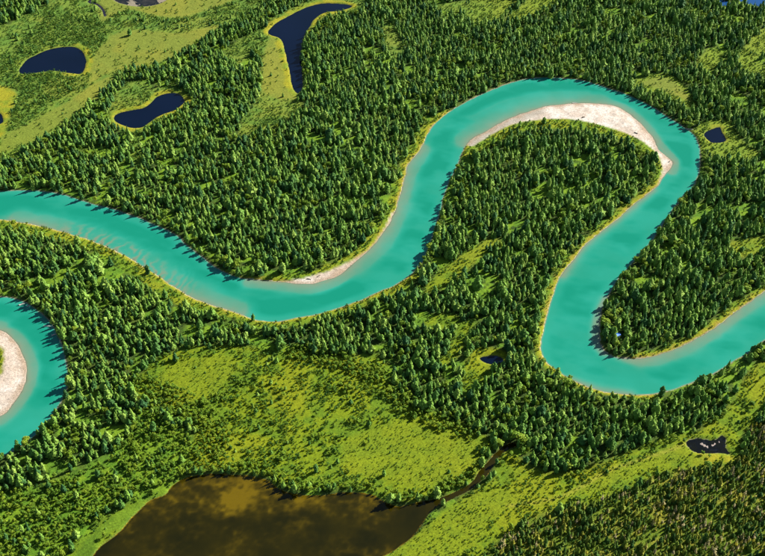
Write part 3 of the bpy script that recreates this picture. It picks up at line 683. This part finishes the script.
def stuff(name, coll, X, Y, ZB, SX, SZ, RZ, var, label, cat):
    me = bpy.data.meshes.new(name); n = len(X)
    me.vertices.add(n); me.vertices.foreach_set('co', np.stack([X, Y, ZB], 1).astype(np.float32).ravel())
    a = me.attributes.new('scl', 'FLOAT_VECTOR', 'POINT'); a.data.foreach_set('vector', np.stack([SX, SX, SZ], 1).astype(np.float32).ravel())
    tilt = rs.uniform(-.05, .05, (n, 2))
    a = me.attributes.new('rot', 'FLOAT_VECTOR', 'POINT'); a.data.foreach_set('vector', np.column_stack([tilt, RZ]).astype(np.float32).ravel())
    a = me.attributes.new('var', 'INT', 'POINT'); a.data.foreach_set('value', var.astype(np.int32))
    me.update(); o = link(name, me, None)
    ng = bpy.data.node_groups.new(name, 'GeometryNodeTree')
    ng.interface.new_socket('Geometry', in_out='INPUT', socket_type='NodeSocketGeometry'); ng.interface.new_socket('Geometry', in_out='OUTPUT', socket_type='NodeSocketGeometry')
    gi = ng.nodes.new('NodeGroupInput'); gout = ng.nodes.new('NodeGroupOutput'); ip = ng.nodes.new('GeometryNodeInstanceOnPoints'); ci = ng.nodes.new('GeometryNodeCollectionInfo')
    ci.inputs['Collection'].default_value = coll; ci.inputs['Separate Children'].default_value = True; ci.inputs['Reset Children'].default_value = True
    ip.inputs['Pick Instance'].default_value = True
    def attr(nm, t):
        n_ = ng.nodes.new('GeometryNodeInputNamedAttribute'); n_.data_type = t; n_.inputs['Name'].default_value = nm; return n_.outputs['Attribute']
    L = ng.links.new
    L(gi.outputs[0], ip.inputs['Points']); L(ci.outputs[0], ip.inputs['Instance']); L(attr('var', 'INT'), ip.inputs['Instance Index'])
    e2r = ng.nodes.new('FunctionNodeEulerToRotation'); L(attr('rot', 'FLOAT_VECTOR'), e2r.inputs[0]); L(e2r.outputs[0], ip.inputs['Rotation']); L(attr('scl', 'FLOAT_VECTOR'), ip.inputs['Scale'])
    L(ip.outputs[0], gout.inputs[0])
    md = o.modifiers.new('plants', 'NODES'); md.node_group = ng
    o['kind'] = 'stuff'; o['label'] = label; o['category'] = cat
    return o

# the 300 spruces that show largest, every dry heath tree, every broadleaf: things of their own
size = hgt * wid * s * s * np.cos(np.arctan2(CAM_H, y))
pickable = np.nonzero((kind == 0) & inpic & (v < H0 - 4))[0]
single = pickable[np.argsort(-(size[pickable]))[:300]]
ps = np.nonzero((kind == 1) & inpic & (v < H0 - 4))[0]
single_thin = ps[np.argsort(-size[ps])[:300]]
is_single = np.zeros(len(x), bool); is_single[single] = True; is_single[single_thin] = True
def place_of(i):
    """a landmark one can find near the plant"""
    U, V_ = u[i], v[i]
    marks = [((70, 375), 'by the left river bend'), ((30, 450), 'below the left river bend'), ((120, 330), 'between the two left bends'), ((100, 450), 'above the brown pond'),
             ((40, 520), 'in the lower left wood'), ((230, 465), 'north of the brown pond'), ((300, 340), 'below the middle bend'), ((400, 310), 'beside the grassy gap'),
             ((420, 490), 'by the brown outlet'), ((520, 420), 'left of the lower bend'), ((600, 420), 'below the lowest river bend'), ((700, 400), 'below the right reach'),
             ((560, 520), 'at the heath edge'), ((650, 530), 'on the lower heath'), ((740, 490), 'on the right heath'), ((490, 360), 'by the black pond'), ((660, 320), 'on the forest tongue'),
             ((560, 170), 'inside the upper sandbar'), ((330, 220), 'above the middle sandbar'), ((200, 180), 'above the left reach'), ((680, 60), 'in the upper right forest'), ((420, 80), 'in the upper middle forest'),
             ((730, 220), 'right of the upper bend'), ((300, 60), 'near the hooked pond'), ((130, 120), 'near the bean-shaped pond'), ((480, 250), 'between the two bends')]
    return min(marks, key=lambda m: (m[0][0] - U) ** 2 + (m[0][1] - V_) ** 2)[1]
def plant(name, i, crowns, trunks, H0_, label, cat, group, cname='crown'):
    e = bpy.data.objects.new(name, None); COL.objects.link(e); e.empty_display_size = .5
    e.location = (float(x[i]), float(y[i]), float(zz[i])); e.rotation_euler = (float(rs.uniform(-.05, .05)), float(rs.uniform(-.05, .05)), float(rot[i]))
    e.scale = (float(wid[i] / H0_), float(wid[i] / H0_), float(hgt[i] / H0_))
    e['label'] = label; e['category'] = cat; e['group'] = group
    k_ = int(rs.randint(len(crowns)))
    o = bpy.data.objects.new(cname, crowns[k_]); COL.objects.link(o); o.parent = e
    o = bpy.data.objects.new('trunk', trunks[k_ % len(trunks)]); COL.objects.link(o); o.parent = e
    return e
_ones = 'zero one two three four five six seven eight nine ten eleven twelve thirteen fourteen fifteen sixteen seventeen eighteen nineteen'.split()
_tens = '- - twenty thirty forty fifty sixty seventy eighty ninety'.split()
def say(n):
    n = int(n); return _ones[n] if n < 20 else (_tens[n // 10] + ('-' + _ones[n % 10] if n % 10 else '') if n < 100 else 'hundred')
def spot(i): return '%s, %s percent across and %s percent down' % (place_of(i), say(round(100 * u[i] / W0)), say(round(100 * v[i] / H0)))   # its place, since nothing else tells forest trees apart
def tall(i): return 'tall' if hgt[i] > 14 else ('short' if hgt[i] < 10 else 'mid-height')
for i in single:
    plant('spruce_tree', i, me_spr, [me_sprt], 14.0, '%s green spruce %s' % (tall(i), spot(i)), 'spruce', 'spruces ' + place_of(i))
for i in single_thin:
    plant('thin_spruce_tree', i, me_thin, [me_thint], 11.0, 'thin heath spruce %s' % spot(i), 'spruce', 'thin spruces ' + place_of(i))
for i in np.nonzero(kind == 2)[0]:
    plant('dry_spruce_tree', i, me_dry, [me_dryt], 11.0, 'sparse half-dead spruce %s' % spot(i), 'dead spruce', 'half-dead spruces ' + place_of(i))
for i in np.nonzero(kind == 3)[0]:
    wid[i] *= 1.0; hgt[i] *= .72
    plant('broadleaf_tree', i, me_bro, me_brot, 9.0, 'bright round-topped tree %s' % spot(i), 'tree', 'bright round-topped trees ' + place_of(i))
m0 = (kind == 0) & ~is_single
stuff('spruce_forest', C_SPR, x[m0], y[m0], zz[m0], wid[m0] / 14, hgt[m0] / 14, rot[m0], rs.randint(0, NV, m0.sum()), 'dense green spruce forest covering the river plain', 'forest')
m1 = (kind == 1) & ~is_single
stuff('thin_spruce_wood', C_THIN, x[m1], y[m1], zz[m1], wid[m1] / 11, hgt[m1] / 11, rot[m1], rs.randint(0, 4, m1.sum()), 'thin dark spruce wood on the dry heath at lower right', 'forest')
m4 = kind == 4
stuff('young_birch_growth', C_YNG, x[m4], y[m4], zz[m4], wid[m4] / 9, hgt[m4] / 9, rot[m4], rs.randint(0, 4, m4.sum()), 'close bright green young birch growth round the pond and through the forest', 'young trees')
NT = len(x)
# low willow scrub over meadows, verges and gaps
x, y, u, v, s = lattice(2.6)
sw = q(S_all); sm, sv_, sh, ssp, ssd, sgr, sscr, sye = q(meadow), q(verge), q(heath), q(sparse), q(sand), q(grass), q(scrub), q(yellow)
nz = fbm(x, y, 14, 3, 61); nz2 = fbm(x, y, 45, 3, 62)
d = .10 + .25 * sstep(.5, .65, nz)
d = np.where(sm > .5, .30 + .60 * sstep(.42, .6, nz) * sstep(.35, .55, nz2), d)
d = np.where(sscr > .5, .75, d)
d = d * (1 - .88 * sgr * (v < 330)) * (1 - .9 * sye)
d = np.where((sgr > .5) & (v > 330), .55, d); tuss = (sgr > .5) & (v > 330)
d = np.where(sv_ > .5, .45, d); d = np.where(sh > .5, .5, d); d = np.where(ssp > .5, .35, d)
d = d * (1 - q(MAT))
kp = (rs.rand(len(x)) < d * .8) & (sw < -1.2) & (ssd < .1)
x, y, sv_, sscr, tuss = x[kp], y[kp], sv_[kp], sscr[kp], tuss[kp]
sc = rs.uniform(.45, 1.25, len(x)) * np.where(sscr > .5, 1.15, 1) * np.where(tuss, rs.uniform(.35, .75, len(x)), 1)
stuff('willow_scrub', C_SHR, x, y, height_at(x, y) - .05, sc, sc * rs.uniform(.7, 1.5, len(x)), rs.uniform(0, 6.28, len(x)), rs.randint(0, 4, len(x)), 'low green willow scrub in the meadows and along the banks', 'scrub')
print('TREES', NT, 'SHRUBS', len(x))

# ------------------------------------------------------------------ small things: driftwood, root wads, the blue tarp
def at(u_, v_, z=None):
    gx_, gy_ = ground((u_, v_)); zt = float(height_at(np.array([gx_]), np.array([gy_]))[0])
    return Vector((gx_, gy_, max(zt, 0.0) if z is None else z))
def driftwood(u_, v_, L_, ang, r, mat, label, group=None, roots=True):
    p = at(u_, v_); e = bpy.data.objects.new('driftwood_log', None); COL.objects.link(e); e.location = p; e.rotation_euler = (0, 0, ang)
    rg = random.Random(int(u_ * 7 + v_)); V, F = [], []
    def lathe(pts, rads, n=8):
        b = len(V)
        for p_, r_ in zip(pts, rads):
            for i in range(n):
                a = 6.283 * i / n; V.append((p_[0], p_[1] + r_ * math.cos(a), p_[2] + r_ * math.sin(a)))
        for k_ in range(len(pts) - 1):
            for i in range(n): F.append((b + k_ * n + i, b + k_ * n + (i + 1) % n, b + (k_ + 1) * n + (i + 1) % n, b + (k_ + 1) * n + i))
        F.append(tuple(b + i for i in range(n))[::-1]); F.append(tuple(b + (len(pts) - 1) * n + i for i in range(n)))
    lathe([(-L_ / 2, 0, r * .6), (-L_ / 4, .1, r * .55), (0, .18, r * .7), (L_ / 4, .05, r * .6), (L_ / 2, -.1, r * .5)], [r * 1.15, r, r * .9, r * .75, r * .45])
    o = link('stem', mesh_from('log_stem', V, F, [mat]), None, e)
    if roots:
        V, F = [], []
        for i in range(7):
            a = .9 * i + rg.uniform(-.2, .2); rr = r * rg.uniform(2.0, 3.2)
            b = len(V); d_ = Vector((-.35, math.cos(a), math.sin(a))).normalized(); side = d_.cross(Vector((1, 0, 0))).normalized() * r * .4
            base_ = Vector((-L_ / 2 + .15, 0, r * .6)); tip = base_ + d_ * rr
            V += [tuple(base_ + side), tuple(base_ - side), tuple(base_ + Vector((-.3 * r - .1, 0, 0))), tuple(tip)]
            F += [(b, b + 1, b + 3), (b + 1, b + 2, b + 3), (b + 2, b, b + 3)]
        link('root_plate', mesh_from('log_roots', V, F, [mat]), None, e)
    e['label'] = label; e['category'] = 'driftwood'
    if group: e['group'] = group
driftwood(22, 304.5, 6.0, .5, .75, M_WOOD, 'short bleached log in the shadow at the top of the left bend')
driftwood(29, 306, 5.0, .4, .6, M_WOOD, 'small bleached log just right of the topmost log in the left bend', roots=False)
driftwood(49, 326.5, 11.0, -.08, .6, M_WOOD, 'longest bleached log lying level across the shore of the left bend')
driftwood(54, 335, 4.5, .5, .7, M_WOOD, 'stubby pale log below the longest log in the left bend')
driftwood(61, 340, 4.0, 1.2, .6, M_WOOD, 'small pale log lowest of the logs at the left bend', roots=False)
driftwood(583.5, 118, 3.5, .4, .9, M_DARKWOOD, 'dark root stump lying alone on the upper sandbar')
driftwood(636, 134, 5.0, -.6, .6, M_DARKWOOD, 'dark log at the grassy edge of the upper sandbar')
driftwood(669.5, 161.5, 5.0, 1.0, .5, M_DARKWOOD, 'dark log near the pointed tip of the upper sandbar')
driftwood(575, 103.2, 7.5, .1, .5, M_WOOD, 'pale log stranded on the water edge of the upper sandbar')
driftwood(309, 279.5, 5.0, -.2, .5, M_DARKWOOD, 'dark log on the left end of the middle sandbar')
driftwood(319, 276.5, 4.0, .7, .5, M_DARKWOOD, 'dark log further right on the middle sandbar beside the verge')
driftwood(690, 130, 9.0, -.15, .5, M_WOOD, 'long grey log jutting from the far bank at the upper bend')
# blue tarp pitched as a ridge shelter on four poles among the trees of the tongue
tp = at(617.5, 336); e = bpy.data.objects.new('tarp_shelter', None); COL.objects.link(e); e.location = tp; e.rotation_euler = (0, 0, .5)
e['label'] = 'bright blue tarp shelter among the trees on the forest tongue'; e['category'] = 'shelter'
M_TARP = plain_mat('blue_tarp', (.03, .16, .62), (.05, .22, .75), 1.5, .5)
V, F = [], []
nx_ = 6
for i in range(nx_ + 1):
    xx = -2.6 + 5.2 * i / nx_; sag = .18 * math.sin(math.pi * i / nx_)
    for yy, h_ in ((-2.1, 7.6), (-1.0, 8.2), (0, 8.9), (1.0, 8.2), (2.1, 7.6)): V.append((xx, yy, h_ - 6.2 - sag * (1 - abs(yy) / 3)))
for i in range(nx_):
    for j in range(4): F.append((i * 5 + j, i * 5 + j + 1, i * 5 + j + 6, i * 5 + j + 5))
link('tarp', mesh_from('tarp', V, F, [M_TARP], smooth=True), None, e)
for sx in (-1, 1):
    for sy in (-1, 1):
        V, F = [], []; cone_tube(V, F, [(sx * 2.55, sy * 2.05, -.3), (sx * 2.55, sy * 2.05, 1.42)], [.06, .05])
        link('pole', mesh_from('tarp_pole', V, F, [M_BARK]), None, e)
